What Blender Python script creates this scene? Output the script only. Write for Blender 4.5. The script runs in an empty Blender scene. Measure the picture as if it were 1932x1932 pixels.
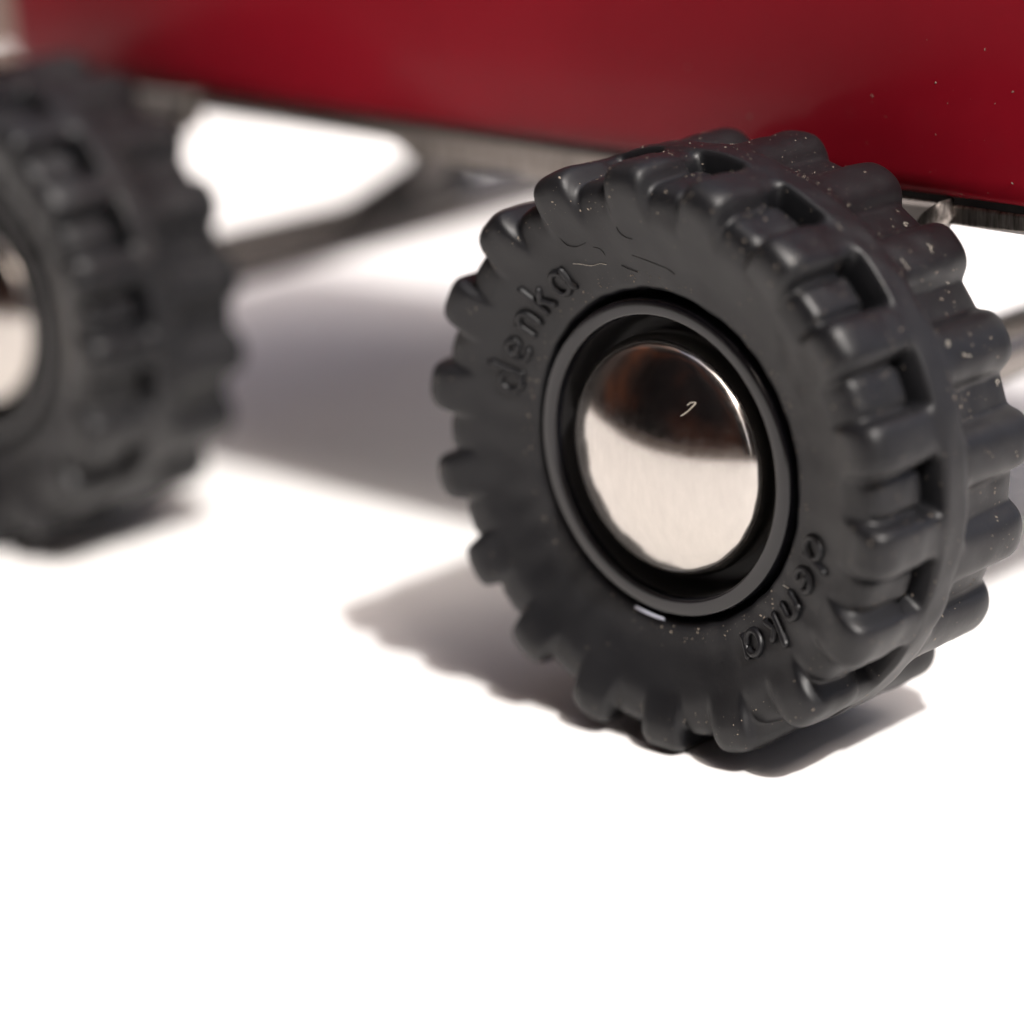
import bpy, bmesh, math, random
import numpy as np
from mathutils import Matrix, Vector, Euler

random.seed(7); rng = np.random.default_rng(7)
S = bpy.context.scene
C = S.collection
U = 0.020                      # wheel radius in metres; geometry below is written in wheel radii
PI = math.pi

# ------------------------------------------------------------------ camera
CAM = (6.0958, -6.7349, 2.6917)          # relative to the near wheel's hub, in wheel radii
R = (Matrix.Rotation(0.7908, 4, 'Z') @ Matrix.Rotation(1.2671, 4, 'X') @ Matrix.Rotation(-0.0601, 4, 'Z'))
cd = bpy.data.cameras.new('camera'); cam = bpy.data.objects.new('camera', cd); C.objects.link(cam)
cam.matrix_world = Matrix.Translation((CAM[0]*U, CAM[1]*U, (CAM[2]+1)*U)) @ R
cd.sensor_width = 36; cd.lens = 36*5448/1932
cd.clip_start = 0.005; cd.clip_end = 50
cd.dof.use_dof = True
cd.dof.focus_distance = 9.36*U
cd.dof.aperture_fstop = (cd.lens/1000)/(0.44*U)
cd.dof.aperture_blades = 9
S.camera = cam

# ------------------------------------------------------------------ sky and sun
SUN_DIR = Vector((0.745, -0.235, 1.0)).normalized()      # towards the sun
w = bpy.data.worlds.new('World'); S.world = w; w.use_nodes = True
nt = w.node_tree; nt.nodes.clear()
sky = nt.nodes.new('ShaderNodeTexSky'); sky.sky_type = 'NISHITA'; sky.sun_disc = False
sky.sun_elevation = math.asin(SUN_DIR.z)
sky.sun_rotation = math.atan2(SUN_DIR.x, SUN_DIR.y)
sky.dust_density = 6.0; sky.air_density = 0.35; sky.ozone_density = 0.3
bg = nt.nodes.new('ShaderNodeBackground'); bg.inputs[1].default_value = 0.15
wo = nt.nodes.new('ShaderNodeOutputWorld')
nt.links.new(sky.outputs[0], bg.inputs[0]); nt.links.new(bg.outputs[0], wo.inputs[0])
sd = bpy.data.lights.new('sun', 'SUN'); sd.energy = 2.4; sd.angle = math.radians(0.53); sd.color = (1.0, 0.975, 0.945)
sun = bpy.data.objects.new('sun', sd); C.objects.link(sun)
sun.rotation_euler = SUN_DIR.to_track_quat('Z', 'Y').to_euler()
sun.location = (0.3, -0.1, 0.6)

S.view_settings.view_transform = 'Standard'; S.view_settings.look = 'None'
S.view_settings.gamma = 1.0; S.view_settings.exposure = 0.90
S.render.engine = 'CYCLES'

# ------------------------------------------------------------------ materials
def new_mat(name):
    m = bpy.data.materials.new(name); m.use_nodes = True
    return m, m.node_tree, m.node_tree.nodes['Principled BSDF']

def noise(t, scale, detail=4, rough=.55, stretch=None, loc=(0, 0, 0)):
    tc = t.nodes.new('ShaderNodeTexCoord'); mp = t.nodes.new('ShaderNodeMapping')
    mp.inputs['Location'].default_value = loc
    if stretch: mp.inputs['Scale'].default_value = stretch
    n = t.nodes.new('ShaderNodeTexNoise'); n.inputs['Scale'].default_value = scale
    n.inputs['Detail'].default_value = detail; n.inputs['Roughness'].default_value = rough
    t.links.new(tc.outputs['Object'], mp.inputs[0]); t.links.new(mp.outputs[0], n.inputs['Vector'])
    return n.outputs['Fac']

def ramp(t, fac, stops):
    r = t.nodes.new('ShaderNodeValToRGB'); e = r.color_ramp.elements
    while len(e) < len(stops): e.new(0.5)
    for i, (p, c) in enumerate(stops):
        e[i].position = p; e[i].color = c if len(c) == 4 else (*c, 1)
    t.links.new(fac, r.inputs[0]); return r.outputs[0]

def bump(t, fac, dist, strength=1.0, normal=None):
    b = t.nodes.new('ShaderNodeBump'); b.inputs['Distance'].default_value = dist; b.inputs['Strength'].default_value = strength
    t.links.new(fac, b.inputs['Height'])
    if normal: t.links.new(normal, b.inputs['Normal'])
    return b.outputs[0]

def mixc(t, fac, a, b):
    m = t.nodes.new('ShaderNodeMix'); m.data_type = 'RGBA'
    t.links.new(fac, m.inputs[0])
    for i, v in ((6, a), (7, b)):
        if isinstance(v, tuple): m.inputs[i].default_value = (*v, 1)
        else: t.links.new(v, m.inputs[i])
    return m.outputs[2]

def g3(v): return (v, v, v)

# black rubber, matt, with pale dusty wear
M_rubber, t, b = new_mat('black_rubber')
n1 = noise(t, 120, 5); n2 = noise(t, 2200, 4, .7); n3 = noise(t, 900, 8, .75, loc=(3, 1, 2))
base = ramp(t, n1, [(0.3, (.0044, .0045, .0055)), (0.7, (.0070, .0071, .0086))])
dust = ramp(t, n3, [(0.62, g3(0)), (0.85, g3(.25))])
col = mixc(t, dust, base, (.06, .053, .048))
t.links.new(col, b.inputs['Base Color'])
t.links.new(ramp(t, n1, [(0.3, g3(.40)), (0.75, g3(.54))]), b.inputs['Roughness'])
b.inputs['Specular IOR Level'].default_value = .38
nn = bump(t, n2, 0.00002, .8); nn = bump(t, n1, 0.0001, .5, nn)
t.links.new(nn, b.inputs['Normal'])

# glossy black plastic of the wheel
M_plastic, t, b = new_mat('black_plastic')
b.inputs['Base Color'].default_value = (.006, .006, .0075, 1); b.inputs['Specular IOR Level'].default_value = .5
n = noise(t, 600, 3, .5)
t.links.new(ramp(t, n, [(0.35, g3(.14)), (0.7, g3(.22))]), b.inputs['Roughness'])
t.links.new(bump(t, n, 0.000003, .4), b.inputs['Normal'])

# chrome of the hub caps
M_chrome, t, b = new_mat('chrome')
n = noise(t, 1400, 6, .7); n2 = noise(t, 500, 4, .6, stretch=(3, 3, 1.2))
t.links.new(ramp(t, n2, [(0.3, (.50, .470, .440)), (0.7, (.55, .52, .485))]), b.inputs['Base Color'])
b.inputs['Metallic'].default_value = 1
t.links.new(ramp(t, n, [(0.3, g3(.11)), (0.75, g3(.20))]), b.inputs['Roughness'])
nn = bump(t, n, 0.000004, .6)
t.links.new(nn, b.inputs['Normal'])

# bare brushed steel
M_steel, t, b = new_mat('brushed_steel')
n = noise(t, 900, 6, .65, stretch=(4, 4, .35)); n2 = noise(t, 130, 4)
t.links.new(ramp(t, n, [(0.32, (.10, .09, .084)), (0.66, (.50, .45, .41))]), b.inputs['Base Color'])
b.inputs['Metallic'].default_value = 1
t.links.new(ramp(t, n2, [(0.3, g3(.30)), (0.7, g3(.45))]), b.inputs['Roughness'])
t.links.new(bump(t, n, 0.00004, .9), b.inputs['Normal'])

M_axle, t, b = new_mat('polished_axle_steel')
b.inputs['Base Color'].default_value = (.24, .22, .205, 1); b.inputs['Metallic'].default_value = 1
b.inputs['Roughness'].default_value = .18

M_bracket, t, b = new_mat('dull_steel')
n = noise(t, 300, 5)
t.links.new(ramp(t, n, [(0.3, (.20, .18, .17)), (0.7, (.28, .255, .24))]), b.inputs['Base Color'])
b.inputs['Metallic'].default_value = .2; b.inputs['Roughness'].default_value = .5

# red enamel of the body
M_red, t, b = new_mat('red_enamel')
n = noise(t, 60, 4); n2 = noise(t, 1800, 6, .7); n3 = noise(t, 420, 3, stretch=(1, 1, 1), loc=(5, 2, 8))
col = ramp(t, n, [(0.3, (.215, .0045, .0125)), (0.7, (.25, .0060, .0155))])
t.links.new(col, b.inputs['Base Color'])
b.inputs['Roughness'].default_value = .36; b.inputs['Specular IOR Level'].default_value = .12
b.inputs['Coat Weight'].default_value = .10; b.inputs['Coat Roughness'].default_value = .10
t.links.new(bump(t, n3, 0.00003, .5, bump(t, n2, 0.000006, .6)), b.inputs['Normal'])

M_seam, t, b = new_mat('dark_seam')
b.inputs['Base Color'].default_value = (.012, .011, .011, 1); b.inputs['Roughness'].default_value = .6

M_hanger, t, b = new_mat('shade_dark_steel')
b.inputs['Base Color'].default_value = (.022, .020, .019, 1); b.inputs['Roughness'].default_value = .5  # near-black: the hanger's shade is put into its colour
M_pan, t, b = new_mat('bounce_underside')
b.inputs['Base Color'].default_value = (.80, .79, .78, 1); b.inputs['Metallic'].default_value = .0; b.inputs['Roughness'].default_value = .6  # near-white, set to bounce light into the shadow under the car
M_white, t, b = new_mat('white_board')
n = noise(t, 700, 6, .6); n2 = noise(t, 12, 3)
t.links.new(ramp(t, n2, [(0.3, (.80, .785, .775)), (0.7, (.83, .815, .80))]), b.inputs['Base Color'])
b.inputs['Roughness'].default_value = .55; b.inputs['Specular IOR Level'].default_value = .3
t.links.new(bump(t, n, 0.00003, .5), b.inputs['Normal'])

def plain(name, c, r):
    m, t, b = new_mat(name); b.inputs['Base Color'].default_value = (*c, 1); b.inputs['Roughness'].default_value = r
    return m
M_dust = plain('pale_dust', (.21, .175, .14), .9)
M_glint = plain('pale_glint', (.42, .43, .50), .3)  # pale tone standing in for a highlight on the ring
M_fibre = plain('pale_fibre', (.62, .57, .48), .6)
M_deck, t, b = new_mat('brown_paving')
n = noise(t, 9, 6, .6)
t.links.new(ramp(t, n, [(0.3, (.075, .050, .040)), (0.7, (.13, .09, .07))]), b.inputs['Base Color']); b.inputs['Roughness'].default_value = .85
M_unseen_wall, t, b = new_mat('unseen_wall_dark')
n = noise(t, 1.9, 5, .6, loc=(2, 5, 3))
t.links.new(ramp(t, n, [(0.35, (.010, .008, .007)), (0.50, (.026, .013, .010)), (0.66, (.20, .065, .025))]), b.inputs['Base Color'])
b.inputs['Roughness'].default_value = .8  # tone and brown patches of the added walls, made for the chrome reflection

# ------------------------------------------------------------------ helpers
def link(name, me, mat, parent=None, smooth=True, loc=None):
    o = bpy.data.objects.new(name, me); C.objects.link(o)
    if mat and not me.materials: me.materials.append(mat)
    if smooth: me.polygons.foreach_set('use_smooth', [True]*len(me.polygons))
    if parent: o.parent = parent
    if loc: o.location = loc
    return o

def mesh_from(name, V, F):
    me = bpy.data.meshes.new(name)
    me.from_pydata([tuple(float(c)*U for c in v) for v in V], [], F); me.update()
    return me

def grid_mesh(name, P, wrap_t=True, close_s=False):
    """P: (ns, nt, 3) array -> quads"""
    ns, ntt, _ = P.shape
    idx = np.arange(ns*ntt).reshape(ns, ntt)
    a = idx[:-1]; bq = idx[1:]
    if wrap_t:
        F = np.stack([a, np.roll(a, -1, 1), np.roll(bq, -1, 1), bq], -1).reshape(-1, 4)
    else:
        F = np.stack([a[:, :-1], a[:, 1:], bq[:, 1:], bq[:, :-1]], -1).reshape(-1, 4)
    me = bpy.data.meshes.new(name)
    me.vertices.add(ns*ntt); me.vertices.foreach_set('co', (P.reshape(-1, 3)*U).astype(np.float32).ravel())
    me.loops.add(F.size); me.loops.foreach_set('vertex_index', F.astype(np.int32).ravel())
    me.polygons.add(len(F)); me.polygons.foreach_set('loop_start', np.arange(0, F.size, 4, dtype=np.int32))
    me.update(calc_edges=True); me.validate()
    return me

def lathe(name, prof, n=128):
    """prof: list of (r, y); axis is y"""
    th = np.linspace(0, 2*PI, n, endpoint=False)
    P = np.array([[(r*math.cos(q), y, r*math.sin(q)) for q in th] for r, y in prof])
    return grid_mesh(name, P)

def smooth_prof(pts, n=6):
    """Catmull-Rom through the points"""
    pts = np.array(pts, float); P = np.vstack([2*pts[0]-pts[1], pts, 2*pts[-1]-pts[-2]]); out = []
    for i in range(1, len(P)-2):
        for k in range(n):
            u = k/n
            out.append(.5*((2*P[i])+(-P[i-1]+P[i+1])*u+(2*P[i-1]-5*P[i]+4*P[i+1]-P[i+2])*u*u+(-P[i-1]+3*P[i]-3*P[i+1]+P[i+2])*u**3))
    out.append(P[-2]); return np.array(out)

def sstep(a, b, x):
    u = np.clip((x-a)/(b-a), 0, 1); return u*u*(3-2*u)

# ------------------------------------------------------------------ tyre
NL = 18; PER = 2*PI/NL
PH_OUT, PH_IN = 2.300, 1.465
def resample(pts, n):
    pts = smooth_prof(pts, 24); d = np.r_[0, np.cumsum(np.linalg.norm(np.diff(pts, axis=0), axis=1))]
    q = np.linspace(0, d[-1], n); return np.stack([np.interp(q, d, pts[:, k]) for k in range(pts.shape[1])], 1)

def tyre_mesh():
    nth = NL*44
    th = np.linspace(0, 2*PI, nth, endpoint=False)
    # corresponding control points (y, r) of four cross-sections, from the hole edge outwards over the tread
    hole = [(.30, .560), (.10, .558), (.030, .560), (.010, .568), (.000, .584)]
    com = [(-.020, .66), (-.046, .73), (-.068, .785)]
    val = com+[(-.075, .815), (-.077, .843), (-.072, .868), (-.058, .886), (-.030, .894), (.02, .898), (.090, .898), (.148, .890), (.160, .872), (.170, .868), (.186, .870), (.191, .95), (.197, .994)]
    pit = com+[(-.075, .815), (-.077, .843), (-.072, .868), (-.058, .886), (-.030, .894), (.02, .898), (.090, .898), (.150, .88), (.158, .81), (.170, .80), (.186, .81), (.191, .95), (.197, .994)]
    lug = com+[(-.086, .822), (-.104, .862), (-.118, .905), (-.119, .950), (-.102, .984), (-.062, 1.001), (.01, 1.004), (.08, 1.003), (.11, 1.001), (.14, 1.0), (.17, 1.0), (.19, .999), (.200, .998)]
    box = com+[(-.077, .815), (-.081, .845), (-.083, .875), (-.079, .903), (-.064, .926), (-.034, .937), (.04, .941), (.146, .940), (.157, .86), (.168, .80), (.186, .81), (.191, .95), (.197, .994)]
    val, pit, lug, box = [q[:] for q in (val, pit, lug, box)]
    rib = [(.210, .999), (.25, 1.0), (.29, 1.0), (.306, .997)]
    vin = [(.314, .988), (.326, .962), (.345, .944), (.41, .936), (.50, .932), (.61, .928), (.655, .915), (.678, .88), (.685, .82)]
    lin = [(.316, .998), (.33, .999), (.36, 1.0), (.44, 1.0), (.54, 1.002), (.635, 1.001), (.676, .980), (.692, .93), (.692, .84)]
    back = [(.67, .76), (.62, .66), (.58, .58), (.50, .56)]
    def cat(o, i): return np.array(hole+o+rib+i+back)
    n = 176
    cp = lambda o, i: smooth_prof(cat(o, i), 1)
    # same parameterisation for all: resample with a common knot spacing (average chord)
    secs = {k: cat(*v) for k, v in dict(v=(val, vin), p=(pit, vin), l=(lug, vin), b=(box, vin), i=(val, lin)).items()}
    ref = secs['l']; d = np.r_[0, np.cumsum(np.maximum(np.linalg.norm(np.diff(ref, axis=0), axis=1), .018))]
    def rs(pts):
        fine = smooth_prof(pts, 16); dk = np.interp(np.arange(len(fine))/16, np.arange(len(d)), d)
        q = np.linspace(0, d[-1], n); return np.stack([np.interp(q, dk, fine[:, k]) for k in range(2)], 1)
    sv, sp, sl, sb, si = [rs(secs[k]) for k in 'vplbi']
    # angular masks
    def ang(ph, off=0):
        x = (th-ph-off)/PER; return np.abs(x-np.round(x))*math.degrees(PER)
    do = ang(PH_OUT); db = ang(PH_OUT, PER/2); di = ang(PH_IN)
    def round_mask(dd, w, e=2.6, f=.55): return np.clip(1-(np.clip(dd/w, 0, 1))**e, 0, 1)**f
    def idx(ph, off=0): return np.round((th-ph-off)/PER).astype(int) % NL
    g_ = np.random.default_rng(11)
    jit = lambda a: (1+a*g_.normal(size=NL))
    wo_, wi_, wb_ = jit(.025), jit(.03), jit(.05)
    ko, ki, kb = idx(PH_OUT), idx(PH_IN), idx(PH_OUT, PER/2)
    L = round_mask(do/wo_[ko], 6.8, 3.5, .62); B = round_mask(db/wb_[kb], 4.7, 6, .8); Pm = round_mask(db, 4.9, 10, .9)
    I = round_mask(di/wi_[ki], 6.4, 2.6, .70)
    def soft(m, k=2):
        for _ in range(k): m = (np.roll(m, 1)+2*m+np.roll(m, -1))/4
        return m
    L, B, Pm, I = soft(L, 2), soft(B, 2), soft(Pm, 2), soft(I, 2)
    L = L*(1-.05*np.abs(g_.normal(size=NL)))[ko]; B = B*(1-.10*g_.random(NL))[kb]; I = I*(1-.05*np.abs(g_.normal(size=NL)))[ki]
    S_ = sv[:, None]+0*th[None, :, None]
    S_ = S_+(sp-sv)[:, None]*Pm[None, :, None]
    S_ = S_+(sb-sp)[:, None]*(B*Pm)[None, :, None]*np.where(np.arange(n) < n, 1, 1)[:, None, None]
    S_ = S_+(sl-sv)[:, None]*L[None, :, None]*(1-Pm)[None, :, None]
    S_ = S_+(si-sv)[:, None]*I[None, :, None]
    # small moulding irregularities
    irr = sum(a*np.sin(k*th+p) for a, k, p in ((.0018, 3, .4), (.0012, 7, 1.3), (.001, 13, 2.2)))
    S_[:, :, 1] += irr[None]*sstep(.8, .95, S_[:, :, 1])
    y, r = S_[:, :, 0], S_[:, :, 1]
    lump = np.zeros_like(r)
    for q_ in range(26):
        fa, fb, ph_ = g_.integers(4, 46), g_.uniform(-60, 60), g_.uniform(0, 6.28)
        lump += np.sin(fa*th[None]+fb*y+ph_+r*g_.uniform(-30, 30))
    r = r+lump*.00035; y = y+np.roll(lump, 7, 1)*.00022
    P = np.stack([r*np.cos(th)[None], y, r*np.sin(th)[None]], -1)
    return grid_mesh('tyre', P), (sv, sl)

tyre_me, (SV, SL) = tyre_mesh()
def wall_y(r):               # sidewall surface height at radius r
    m = (SV[:, 1] < .86) & (SV[:, 0] < .02) & (np.arange(len(SV)) < 60)
    q = SV[m]; o = np.argsort(q[:, 1]); return float(np.interp(r, q[o, 1], q[o, 0]))

# raised moulded lettering: strokes in letter space (x along the arc, y up), lower-case, rounded
def arcpts(cx, cy, rx, ry, a0, a1, n=14):
    return [(cx+rx*math.cos(math.radians(a0+(a1-a0)*i/n)), cy+ry*math.sin(math.radians(a0+(a1-a0)*i/n))) for i in range(n+1)]
LET = {
 'd': (1.00, [arcpts(.42, .5, .36, .46, 0, 360, 22), [(.84, 1.55), (.84, .25), (.88, .08), (1.0, .0)]]),
 'e': (.98, [[(.12, .55), (.80, .55)] , arcpts(.46, .5, .36, .48, 8, 318, 20)]),
 'n': (.98, [[(.12, 1.0), (.12, .0)], [(.12, .62)]+arcpts(.46, .62, .32, .36, 170, 0, 10)+[(.78, .0)]]),
 'k': (.88, [[(.12, 1.55), (.12, .0)], [(.70, .98), (.16, .45)], [(.34, .60), (.74, .0)]]),
 'a': (1.00, [arcpts(.42, .5, .36, .46, 0, 360, 22), [(.84, 1.0), (.84, .2), (.90, .04), (1.0, .0)]]),
}
def lettering_mesh(start):
    V, F = [], []
    xh = .083; tw = .0125; hgt = .018; baseR = .632
    if True:
        x = 0.0
        for ch in 'denka':
            adv, strokes = LET[ch]
            for st in strokes:
                pts = []
                for a, c in zip(st[:-1], st[1:]):
                    k = max(1, int(math.dist(a, c)/.12))
                    pts += [(a[0]+(c[0]-a[0])*i/k, a[1]+(c[1]-a[1])*i/k) for i in range(k)]
                pts.append(st[-1])
                Q = []
                for (lx, ly) in pts:
                    r = baseR+ly*xh; ta = math.radians(start)-(x+lx)*xh*1.10/.672
                    Q.append(np.array([r*math.cos(ta), wall_y(r), r*math.sin(ta)]))
                base = len(V); ns = 8
                for i, q in enumerate(Q):
                    d = Q[min(i+1, len(Q)-1)]-Q[max(i-1, 0)]; d /= np.linalg.norm(d)+1e-9
                    side = np.cross(d, [0, 1, 0]); side /= np.linalg.norm(side)
                    f = .55 if i in (0, len(Q)-1) else 1
                    for k in range(ns):
                        a = 2*PI*k/ns
                        V.append(q+side*math.cos(a)*tw*f+np.array([0, -1, 0])*math.sin(a)*hgt*f)
                for i in range(len(Q)-1):
                    for k in range(ns):
                        F.append((base+i*ns+k, base+i*ns+(k+1) % ns, base+(i+1)*ns+(k+1) % ns, base+(i+1)*ns+k))
                F.append(tuple(base+k for k in range(ns))[::-1]); F.append(tuple(base+(len(Q)-1)*ns+k for k in range(ns)))
            x += adv+.30
    me = mesh_from('raised_lettering', V, F)
    bm = bmesh.new(); bm.from_mesh(me); bmesh.ops.recalc_face_normals(bm, faces=bm.faces); bm.to_mesh(me); bm.free()
    return me
letter_mes = [lettering_mesh(a) for a in (168.0, -12.0)]

# black plastic wheel with its proud ring and the groove round the cap
OX, OZ = .002, -.014
rim_prof = np.array([(.541, .34), (.540, .12), (.5395, .03), (.539, .008), (.537, .000), (.533, -.0045), (.528, -.0062), (.505, -.0066), (.490, -.0060), (.485, -.0045), (.4815, .000), (.480, .008), (.479, .03)])
well_me = lathe('well', [(.479, .03), (.477, .10), (.470, .16), (.455, .175), (.43, .175), (.38, .17)], 96)
rim_me = lathe('wheel', [tuple(p) for p in rim_prof], 192)
hub_me = lathe('hub', [(.10, .20), (.40, .20), (.40, .30), (.541, .34), (.541, .50), (.30, .52), (.11, .66), (.10, .66)], 64)
# chrome cap: spherical dome, tight shoulder, short skirt
Rs = .62; capp = []
for i in range(0, 22):
    a = math.radians(34)*i/21; capp.append((max(Rs*math.sin(a), .0005), -.130+Rs*(1-math.cos(a))))
r0, y0 = capp[-1]; rs_ = .10; a0 = math.radians(34)
cx, cy = r0-rs_*math.sin(a0), y0+rs_*math.cos(a0)
for i in range(1, 10):
    a = a0+(math.radians(90)-a0)*i/9; capp.append((cx+rs_*math.sin(a), cy-rs_*math.cos(a)))
capr, capy = capp[-1]
sc = .413/capr
capp = [(r*sc, y) for r, y in capp]+[(.413, capy+.04), (.410, .13)]
cap_me = lathe('hub_cap', capp, 160)
print('cap', capr, capy)

# ---- lint and dust that lies on the rubber
def tyre_surface_samples(n, pick):
    me = tyre_me; nv = len(me.vertices)
    co = np.empty(nv*3, np.float32); me.vertices.foreach_get('co', co); co = co.reshape(-1, 3)/U
    no = np.empty(nv*3, np.float32); me.vertices.foreach_get('normal', no); no = no.reshape(-1, 3)
    idx = rng.permutation(nv); idx = idx[pick(co[idx], no[idx])][:n]
    return co[idx], no[idx]

def speck_mesh(name, pts, nrm, s0, s1, seed=1):
    g = np.random.default_rng(seed); V, F = [], []
    for p, nn_ in zip(pts, nrm):
        s = s0+(s1-s0)*g.random()**3.5
        nn_ = np.array(nn_, float); t1 = np.cross(nn_, g.normal(size=3)); t1 /= np.linalg.norm(t1)+1e-9; t2 = np.cross(nn_, t1)
        b0 = len(V); k = 5; el = 1+1.5*g.random()**2
        for j in range(k):
            a = 2*PI*j/k; rr = s*(.7+.6*g.random())
            V.append(p+t1*math.cos(a)*rr*el+t2*math.sin(a)*rr+nn_*s*.1)
        V.append(p+nn_*s*.9); V.append(p-nn_*s*.3)
        for j in range(k):
            F.append((b0+j, b0+(j+1) % k, b0+k)); F.append((b0+(j+1) % k, b0+j, b0+k+1))
    return mesh_from(name, V, F)

def out_pick(co, no):        # recesses and the tread catch more dust than the sidewall
    r = np.hypot(co[:, 0], co[:, 2]); g = rng.random(len(co))
    w_ = np.where(r > .84, .55, .04); w_ = np.where((co[:, 1] > .0) & (r < .97) & (r > .75), .9, w_)
    w_ = np.where((r < .63) & (r > .57), .9, w_)
    return (g < w_*.5) & (co[:, 1] < .6) & (r > .578)
pts, nrm = tyre_surface_samples(4200, out_pick)
# outward normals: flip if pointing inwards
cen = pts.copy(); cen[:, 1] = .25; cr = np.hypot(cen[:, 0], cen[:, 2])[:, None]; ring = np.stack([cen[:, 0], cen[:, 2]], 1)/cr*.75
inside = np.stack([ring[:, 0], np.full(len(pts), .25), ring[:, 1]], 1)
FLIP = np.mean(np.sum(nrm*(pts-inside), 1)) < 0
if FLIP:
    tyre_me.flip_normals(); nrm = -nrm
dust_me = speck_mesh('dust', pts, nrm, .0006, .0034)

def fibre_mesh(name, fibres, rad=.0016):
    V, F = [], []
    for f in fibres:
        f = smooth_prof(f, 5); b0 = len(V); k = 5
        for i, q in enumerate(f):
            d = f[min(i+1, len(f)-1)]-f[max(i-1, 0)]; d /= np.linalg.norm(d)+1e-9
            u_ = np.cross(d, [.3, 1, .2]); u_ /= np.linalg.norm(u_)+1e-9; v_ = np.cross(d, u_)
            for j in range(k):
                a = 2*PI*j/k; V.append(q+(u_*math.cos(a)+v_*math.sin(a))*rad)
        for i in range(len(f)-1):
            for j in range(k):
                F.append((b0+i*k+j, b0+i*k+(j+1) % k, b0+(i+1)*k+(j+1) % k, b0+(i+1)*k+j))
    return mesh_from(name, V, F)

# ------------------------------------------------------------------ ground
def tag(o, label=None, cat=None, group=None, kind=None):
    for k, v in (('label', label), ('category', cat), ('group', group), ('kind', kind)):
        if v: o[k] = v
    return o
def slab(name, x0, x1, y0, y1, z0, z1, bev=.0):
    bm = bmesh.new(); r = bmesh.ops.create_cube(bm, size=1)
    for v in bm.verts: v.co = ((x0+x1)/2+v.co.x*(x1-x0), (y0+y1)/2+v.co.y*(y1-y0), (z0+z1)/2+v.co.z*(z1-z0))
    if bev: bmesh.ops.bevel(bm, geom=list(bm.edges), offset=bev, segments=2, profile=.5, affect='EDGES')
    me = bpy.data.meshes.new(name); bm.to_mesh(me); bm.free(); return me
board = link('table_top', slab('table_top', -15.5*U, 13*U, -8.2*U, 12*U, -.018, 0, .002), M_white, smooth=False); board['kind'] = 'structure'
g = bpy.data.meshes.new('ground'); s = 6
g.from_pydata([(-s, -s, -.019), (s, -s, -.019), (s, s, -.019), (-s, s, -.019)], [], [(0, 1, 2, 3)])
ground = link('ground', g, M_deck, smooth=False); ground['kind'] = 'structure'

gd = np.random.default_rng(5)
gp = np.stack([gd.uniform(-6, 4, 46), gd.uniform(-4.5, 3, 46), np.zeros(46)], 1)
gp[0] = (-.02, -1.05, 0); gp[1] = (-2.2, -1.7, 0)
o = link('dust', speck_mesh('table_dust', gp, np.tile([0., 0., 1.], (46, 1)), .0012, .007, 9), M_dust, board, smooth=False); o['kind'] = 'stuff'

# ------------------------------------------------------------------ the toy lorry
car = bpy.data.objects.new('toy_car', None); C.objects.link(car); car.empty_display_size = .02
tag(car, 'red toy car with black knobbly rubber wheels and chrome hub caps on a white surface', 'toy car')
HUBZ = U                                  # hub height above the ground
def at(x, y, z): return (x*U, y*U, (z+1)*U)

WHEELS = [(0, 0, 0, 0.0, 1), (-3.865, 0, 0, 0.082+PER*4, 1)]
FARY = 5.22
WHEELS += [(0, FARY, 0, .9, -1), (-3.865, FARY, 0, 1.7, -1)]
def make_wheel(x, y, z, rot, side, dusty=True):
    wl = link('wheel', rim_me, M_plastic, car)
    wl.location = at(x, y, z)
    # theta runs from +x to +z, i.e. a negative turn about y
    wl.rotation_euler = (0, -rot, 0) if side > 0 else (0, rot, PI)
    if side < 0: wl['label'] = 'wheel on the far side of the car'
    for nm, me, mt, off in (('tyre', tyre_me, M_rubber, (0, 0, 0)), ('hub', hub_me, M_plastic, (0, 0, 0)), ('well', well_me, M_seam, (0, 0, 0)), ('hub_cap', cap_me, M_chrome, (0, 0, 0)), ('raised_lettering', letter_mes[0], M_rubber, (0, 0, 0)), ('raised_lettering', letter_mes[1], M_rubber, (0, 0, 0))):
        o = link(nm, me, mt, wl); o.location = off
    if dusty:
        o = link('dust', dust_me, M_dust, wl, smooth=False); o['kind'] = 'stuff'
    return wl
for i, wv in enumerate(WHEELS): make_wheel(*wv, dusty=(i < 2))

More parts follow.
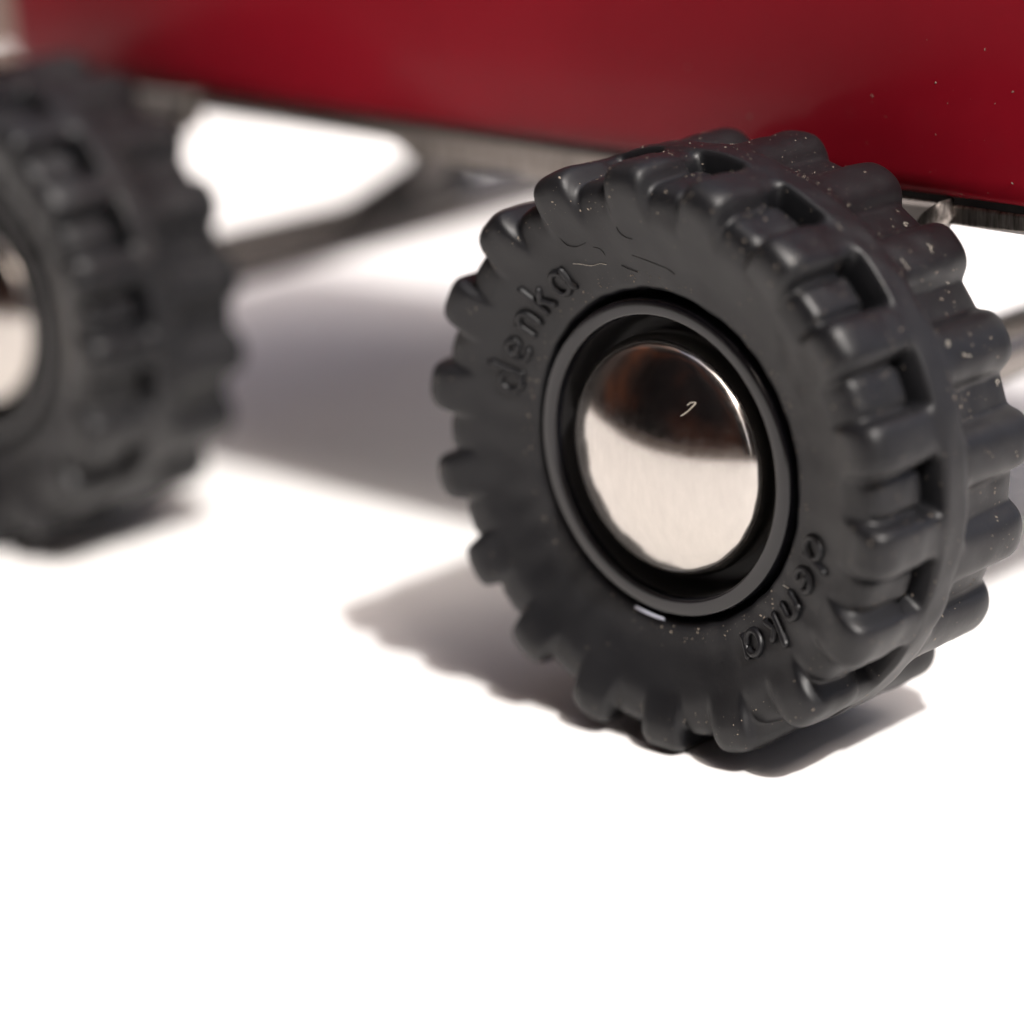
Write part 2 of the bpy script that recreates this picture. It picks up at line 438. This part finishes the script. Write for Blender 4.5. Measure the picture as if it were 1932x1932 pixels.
# body: sheet-metal box with rolled lower edge; its underside drops slightly towards the front
BX0, BX1, BY0, BY1, BZT = -4.74, 1.20, .93, 3.72, 1.75
def red_z(x): return .825-.0205*(x+3.5)    # lower edge of the red side
def body_mesh():
    prof = [(.075, 0.0), (.02, .004), (.006, .02), (.0, .05), (-.004, .16), (-.004, .5), (0, 1.0)]   # (inset, height 0..1 mixes)
    # plan outline with rounded vertical corners
    rc = .16; out = []
    def corner(cx, cy, a0):
        for i in range(9):
            a = math.radians(a0+90*i/8); out.append((cx+rc*math.cos(a), cy+rc*math.sin(a)))
    def side(x0, y0_, x1, y1, n=24):
        for i in range(1, n): out.append((x0+(x1-x0)*i/n, y0_+(y1-y0_)*i/n))
    corner(BX0+rc, BY0+rc, 180); side(BX0+rc, BY0, BX1-rc, BY0, 40); corner(BX1-rc, BY0+rc, 270)
    side(BX1, BY0+rc, BX1, BY1-rc, 8); corner(BX1-rc, BY1-rc, 0); side(BX1-rc, BY1, BX0+rc, BY1, 40); corner(BX0+rc, BY1-rc, 90)
    side(BX0, BY1-rc, BX0, BY0+rc, 8)
    out = np.array(out); c = np.array([(BX0+BX1)/2, (BY0+BY1)/2]); half = np.array([(BX1-BX0)/2, (BY1-BY0)/2]); dirv = (c-out)/half
    rings = []
    lev = [(.30, .004), (.05, .003), (.022, .004), (.008, .012), (.0, .03), (-.004, .08), (-.006, .3), (-.006, .8)]
    for ins, h in lev:
        q = out+dirv*np.minimum(ins, 1)
        rings.append([(x, y, red_z(x)+h) for x, y in q])
    for ins, zt in ((-.004, BZT-.06), (.0, BZT-.02), (.02, BZT), (.30, BZT)):
        q = out+dirv*ins
        rings.append([(x, y, zt) for x, y in q])
    P = np.array(rings); P[:, :, 2] += 1
    me = grid_mesh('body', P)
    bm = bmesh.new(); bm.from_mesh(me); bm.verts.ensure_lookup_table(); nO = len(out)
    bm.faces.new([bm.verts[i] for i in range(nO)]); bm.faces.new([bm.verts[(len(rings)-1)*nO+i] for i in range(nO)][::-1])
    bmesh.ops.recalc_face_normals(bm, faces=bm.faces); bm.to_mesh(me); bm.free()
    return me
body = link('body', body_mesh(), M_red, car)

# steel chassis frame showing as a strip below the red side
def extrude_poly(name, poly, y0, y1, bev=.0, z1=True):
    """polygon in (x,z) pushed from y0 to y1"""
    bm = bmesh.new()
    vs = [bm.verts.new((x*U, y0*U, (z+1)*U)) for x, z in poly]; f = bm.faces.new(vs)
    r = bmesh.ops.extrude_face_region(bm, geom=[f]); bmesh.ops.translate(bm, verts=[v for v in r['geom'] if isinstance(v, bmesh.types.BMVert)], vec=(0, (y1-y0)*U, 0))
    if bev:
        bmesh.ops.bevel(bm, geom=[e for e in bm.edges], offset=bev*U, segments=3, profile=.5, affect='EDGES')
    bmesh.ops.recalc_face_normals(bm, faces=bm.faces)
    me = bpy.data.meshes.new(name); bm.to_mesh(me); bm.free(); return me
def strip_bottom(x):
    return float(np.interp(x, [-5, -3.5, -2.98, -2.22, -2.10, -1.47, .4, .8, 1.3], [.80, .770, .745, .712, .648, .630, .650, .655, .650]))
xs = list(np.linspace(BX0+.12, BX1-.08, 90))
for (ya, yb, nm) in ((.945, 1.03, 'chassis_rail'), (BY1-.10, BY1-.015, 'chassis_rail')):
    poly = [(x, strip_bottom(x)) for x in xs]+[(x, red_z(x)-.022) for x in reversed(xs)]
    link(nm, extrude_poly(nm, poly, ya, yb, .012), M_steel, car, smooth=False)
poly = [(x, red_z(x)-.05) for x in xs]+[(x, red_z(x)+.02) for x in reversed(xs)]
link('seam', extrude_poly('seam', poly, .952, .982), M_seam, car, smooth=False)
poly = [(x, red_z(x)-.10) for x in xs]+[(x, red_z(x)+.02) for x in reversed(xs)]
link('floor_pan', extrude_poly('floor_pan', poly, .985, BY1-.055), M_pan, car, smooth=False)

# axle lugs: stamped steel ears that hang from the rail and carry the axle, with a rolled, ground edge
def ear_mesh(x0, ztop, yf=.90):
    out = [(-.36, .0), (-.34, -.12), (-.26, -.30), (-.14, -.62), (-.12, -.84), (.0, -.90), (.12, -.84), (.14, -.62), (.26, -.40), (.34, -.25), (.405, -.15), (.40, -.12), (.43, -.09), (.45, .0)]
    return [(x0+x, ztop+z) for x, z in out]
for cx in (0, -3.865):
    for yf, yb in ((.900, .943), (BY1-.013, BY1+.03)):
        zt = red_z(cx)-.03
        link('axle_bracket', extrude_poly('axle_bracket', ear_mesh(cx, zt), yf, yb, .012), M_bracket, car, smooth=False)
# fan-shaped ground fold where the bracket meets the rail
def fold_mesh(cx):
    V, F = [], []; n, m = 20, 12
    lft = smooth_prof([(.481, .741), (.437, .716), (.396, .678), (.379, .636), (.392, .606), (.400, .590)], 8)
    rgt = smooth_prof([(.484, .741), (.491, .707), (.492, .681), (.472, .658), (.453, .632), (.446, .590)], 8)
    dz = red_z(cx)-red_z(0)
    for i in range(n+1):
        a = i/n; A_ = lft[int(round(a*(len(lft)-1)))]; B_ = rgt[int(round(a*(len(rgt)-1)))]
        for j in range(m+1):
            b_ = j/m; x, z = A_+(B_-A_)*b_
            y = .898-.020*(1-b_)**2-.010*math.sin(PI*b_)+.030*b_**2
            V.append((cx+x, y, z+1+dz))
    for i in range(n):
        for j in range(m):
            q = i*(m+1)+j; F.append((q, q+1, q+m+2, q+m+1))
    me = mesh_from('bracket_fold', V, F)
    bm = bmesh.new(); bm.from_mesh(me)
    ret = bmesh.ops.extrude_face_region(bm, geom=list(bm.faces)); bmesh.ops.translate(bm, verts=[v for v in ret['geom'] if isinstance(v, bmesh.types.BMVert)], vec=(0, .045*U, 0))
    bmesh.ops.recalc_face_normals(bm, faces=bm.faces); bm.to_mesh(me); bm.free()
    return me
for cx in (0, -3.865):
    link('bracket_fold', fold_mesh(cx), M_steel, car)
# axles
axle_me = lathe('axle', [(.001, .22), (.115, .22), (.125, .24), (.125, FARY-.24), (.115, FARY-.22), (.001, FARY-.22)], 48)
for cx in (0, -3.865):
    o = link('axle', axle_me, M_axle, car); o.location = at(cx, 0, -0.045)
# leaning hangers that drop from the floor to each axle, near the far side
def hanger_mesh(cx):
    poly = [(1.93, .0), (2.25, .09), (2.60, .20), (2.74, .40), (2.95, .72), (3.1, .72), (2.80, .16), (2.70, .0)]
    bm = bmesh.new()
    vs = [bm.verts.new(((cx-.06)*U, y*U, (z+1)*U)) for y, z in poly]; f = bm.faces.new(vs)
    r = bmesh.ops.extrude_face_region(bm, geom=[f]); bmesh.ops.translate(bm, verts=[v for v in r['geom'] if isinstance(v, bmesh.types.BMVert)], vec=(.30*U, 0, 0))
    bmesh.ops.bevel(bm, geom=list(bm.edges), offset=.02*U, segments=2, profile=.5, affect='EDGES')
    bmesh.ops.recalc_face_normals(bm, faces=bm.faces)
    me = bpy.data.meshes.new('axle_hanger'); bm.to_mesh(me); bm.free(); return me
def lit_face_mesh(cx):  # paler plate laid on as the lit side of the hanger
    bm = bmesh.new(); poly = [(2.37, .08), (2.40, .27), (2.5, .62), (2.9, .62), (2.58, .25), (2.60, .14)]
    vs = [bm.verts.new(((cx+.245)*U, y*U, (z+1)*U)) for y, z in poly]; f = bm.faces.new(vs)
    r = bmesh.ops.extrude_face_region(bm, geom=[f]); bmesh.ops.translate(bm, verts=[v for v in r['geom'] if isinstance(v, bmesh.types.BMVert)], vec=(.03*U, 0, 0))
    bmesh.ops.recalc_face_normals(bm, faces=bm.faces)
    me = bpy.data.meshes.new('hanger_lit_face'); bm.to_mesh(me); bm.free(); return me
for cx in (0, -3.865):
    link('hanger_lit_face', lit_face_mesh(cx), M_bracket, car, smooth=False)
    link('axle_hanger', hanger_mesh(cx), M_hanger, car, smooth=False)

# ------------------------------------------------------------------ lint on the near tyre (sits on it, moves with it)
def fib(points): return np.array(points, float)
fl = []
def on_wall(r, deg, lift=.004):
    a = math.radians(deg); return (r*math.cos(a), wall_y(r)-lift, r*math.sin(a))
def on_face(L_, lift=.003): return fib([(x, wall_y(math.hypot(x, z))-lift, z) for x, z in L_])
pale = [on_face([(-.32, .625), (-.289, .626), (-.25, .624), (-.211, .635), (-.185, .634)]),
        on_face([(.505, -.335), (.53, -.34), (.54, -.355), (.545, -.375)])]
dark = [on_face([(-.344, .715), (-.323, .691), (-.288, .687), (-.245, .705)], .001), on_face([(-.219, .693), (-.192, .688), (-.182, .669)], .001),
        on_face([(-.093, .776), (-.086, .756), (-.065, .742), (-.042, .74)], .001), on_face([(-.065, .68), (-.021, .671), (.023, .661), (.074, .65), (.102, .634)], .001),
        on_face([(-.124, .637), (-.094, .627), (-.061, .621)], .001)]
fl = pale
near_wheel = [o for o in car.children if o.name == 'wheel'][0]
g2 = np.random.default_rng(23)
for k in range(14):
    th0 = math.radians(g2.uniform(-25, 75)); y0 = g2.uniform(.30, .60); p_ = []
    off = (th0-PH_IN)/PER; dd_ = abs(off-round(off))*math.degrees(PER); r_ = .936 if dd_ > 6.0 else 1.001
    if 2.5 < dd_ <= 6.0: continue
    a_ = g2.uniform(0, 6.28); yy, tt = y0, th0
    for j in range(6):
        p_.append((r_*math.cos(tt)*1.003, yy, r_*math.sin(tt)*1.003)); a_ += g2.normal()*.9; yy += math.cos(a_)*.009; tt += math.sin(a_)*.009
    pale.append(fib(p_))
o = link('lint', fibre_mesh('lint', pale, .0008), M_fibre, near_wheel); o['kind'] = 'stuff'
o = link('moulding_marks', fibre_mesh('moulding_marks', dark, .0014), M_seam, near_wheel); o['kind'] = 'stuff'
def arc_pts(r, a0, a1, y, n=7): return fib([(r*math.cos(math.radians(a0+(a1-a0)*i/n)), y, r*math.sin(math.radians(a0+(a1-a0)*i/n))) for i in range(n+1)])
o = link('ring_glint', fibre_mesh('ring_glint', [arc_pts(.560, -105, -92, -.004)], .0055), M_glint, near_wheel)  # pale sliver added as the glint on the ring's lower edge
# one hooked hair on the chrome cap
def on_cap(x, z):
    r = math.hypot(x, z); ys = np.interp(r, [p[0] for p in capp[:-2]], [p[1] for p in capp[:-2]]); return (x, float(ys)-.003, z)
o = link('hair', fibre_mesh('hair', [fib([on_cap(*q) for q in ((.181, .226), (.190, .234), (.206, .236), (.200, .225), (.184, .206), (.166, .192))])], .0011), M_fibre, near_wheel)
# specks on the red side
P_, N_ = [], []
for i in range(90):
    x = -1+2.3*rng.random()**.6; z = 1+red_z(x)+.02+.9*rng.random(); P_.append((x, BY0-.006, z)); N_.append((0, -1, 0))
o = link('dust', speck_mesh('body_dust', np.array(P_), np.array(N_), .0007, .0036, 3), M_dust, body, smooth=False); o['kind'] = 'stuff'

# ------------------------------------------------------------------ dark unseen wall added on two sides, for the chrome to mirror
def unseen_wall():
    h = 2.9; th_ = .12
    a = [(-1.05, 1.2), (-1.05, -0.95), (1.6, -0.95)]; b_ = [(-1.05-th_, 1.2), (-1.05-th_, -0.95-th_), (1.6, -0.95-th_)]
    V = [(x, y, z) for z in (0.0, h) for x, y in a+b_[::-1]]
    F = [(0, 1, 7, 6), (1, 2, 8, 7), (2, 3, 9, 8), (3, 4, 10, 9), (4, 5, 11, 10), (5, 0, 6, 11), (0, 5, 4, 1), (1, 4, 3, 2), (6, 7, 10, 11), (7, 8, 9, 10)]
    me = bpy.data.meshes.new('unseen_wall'); me.from_pydata(V, [], F)
    bm = bmesh.new(); bm.from_mesh(me); bmesh.ops.recalc_face_normals(bm, faces=bm.faces); bm.to_mesh(me); bm.free()
    return me
o = link('unseen_wall', unseen_wall(), M_unseen_wall, smooth=False); o['kind'] = 'structure'

me = slab('unseen_wall', 1.55, 1.67, -0.82, 1.2, 0.0, 1.55)  # second unseen wall, added to block low sky and deepen the wheel shadow
o = link('unseen_wall', me, M_unseen_wall, smooth=False); o['kind'] = 'structure'
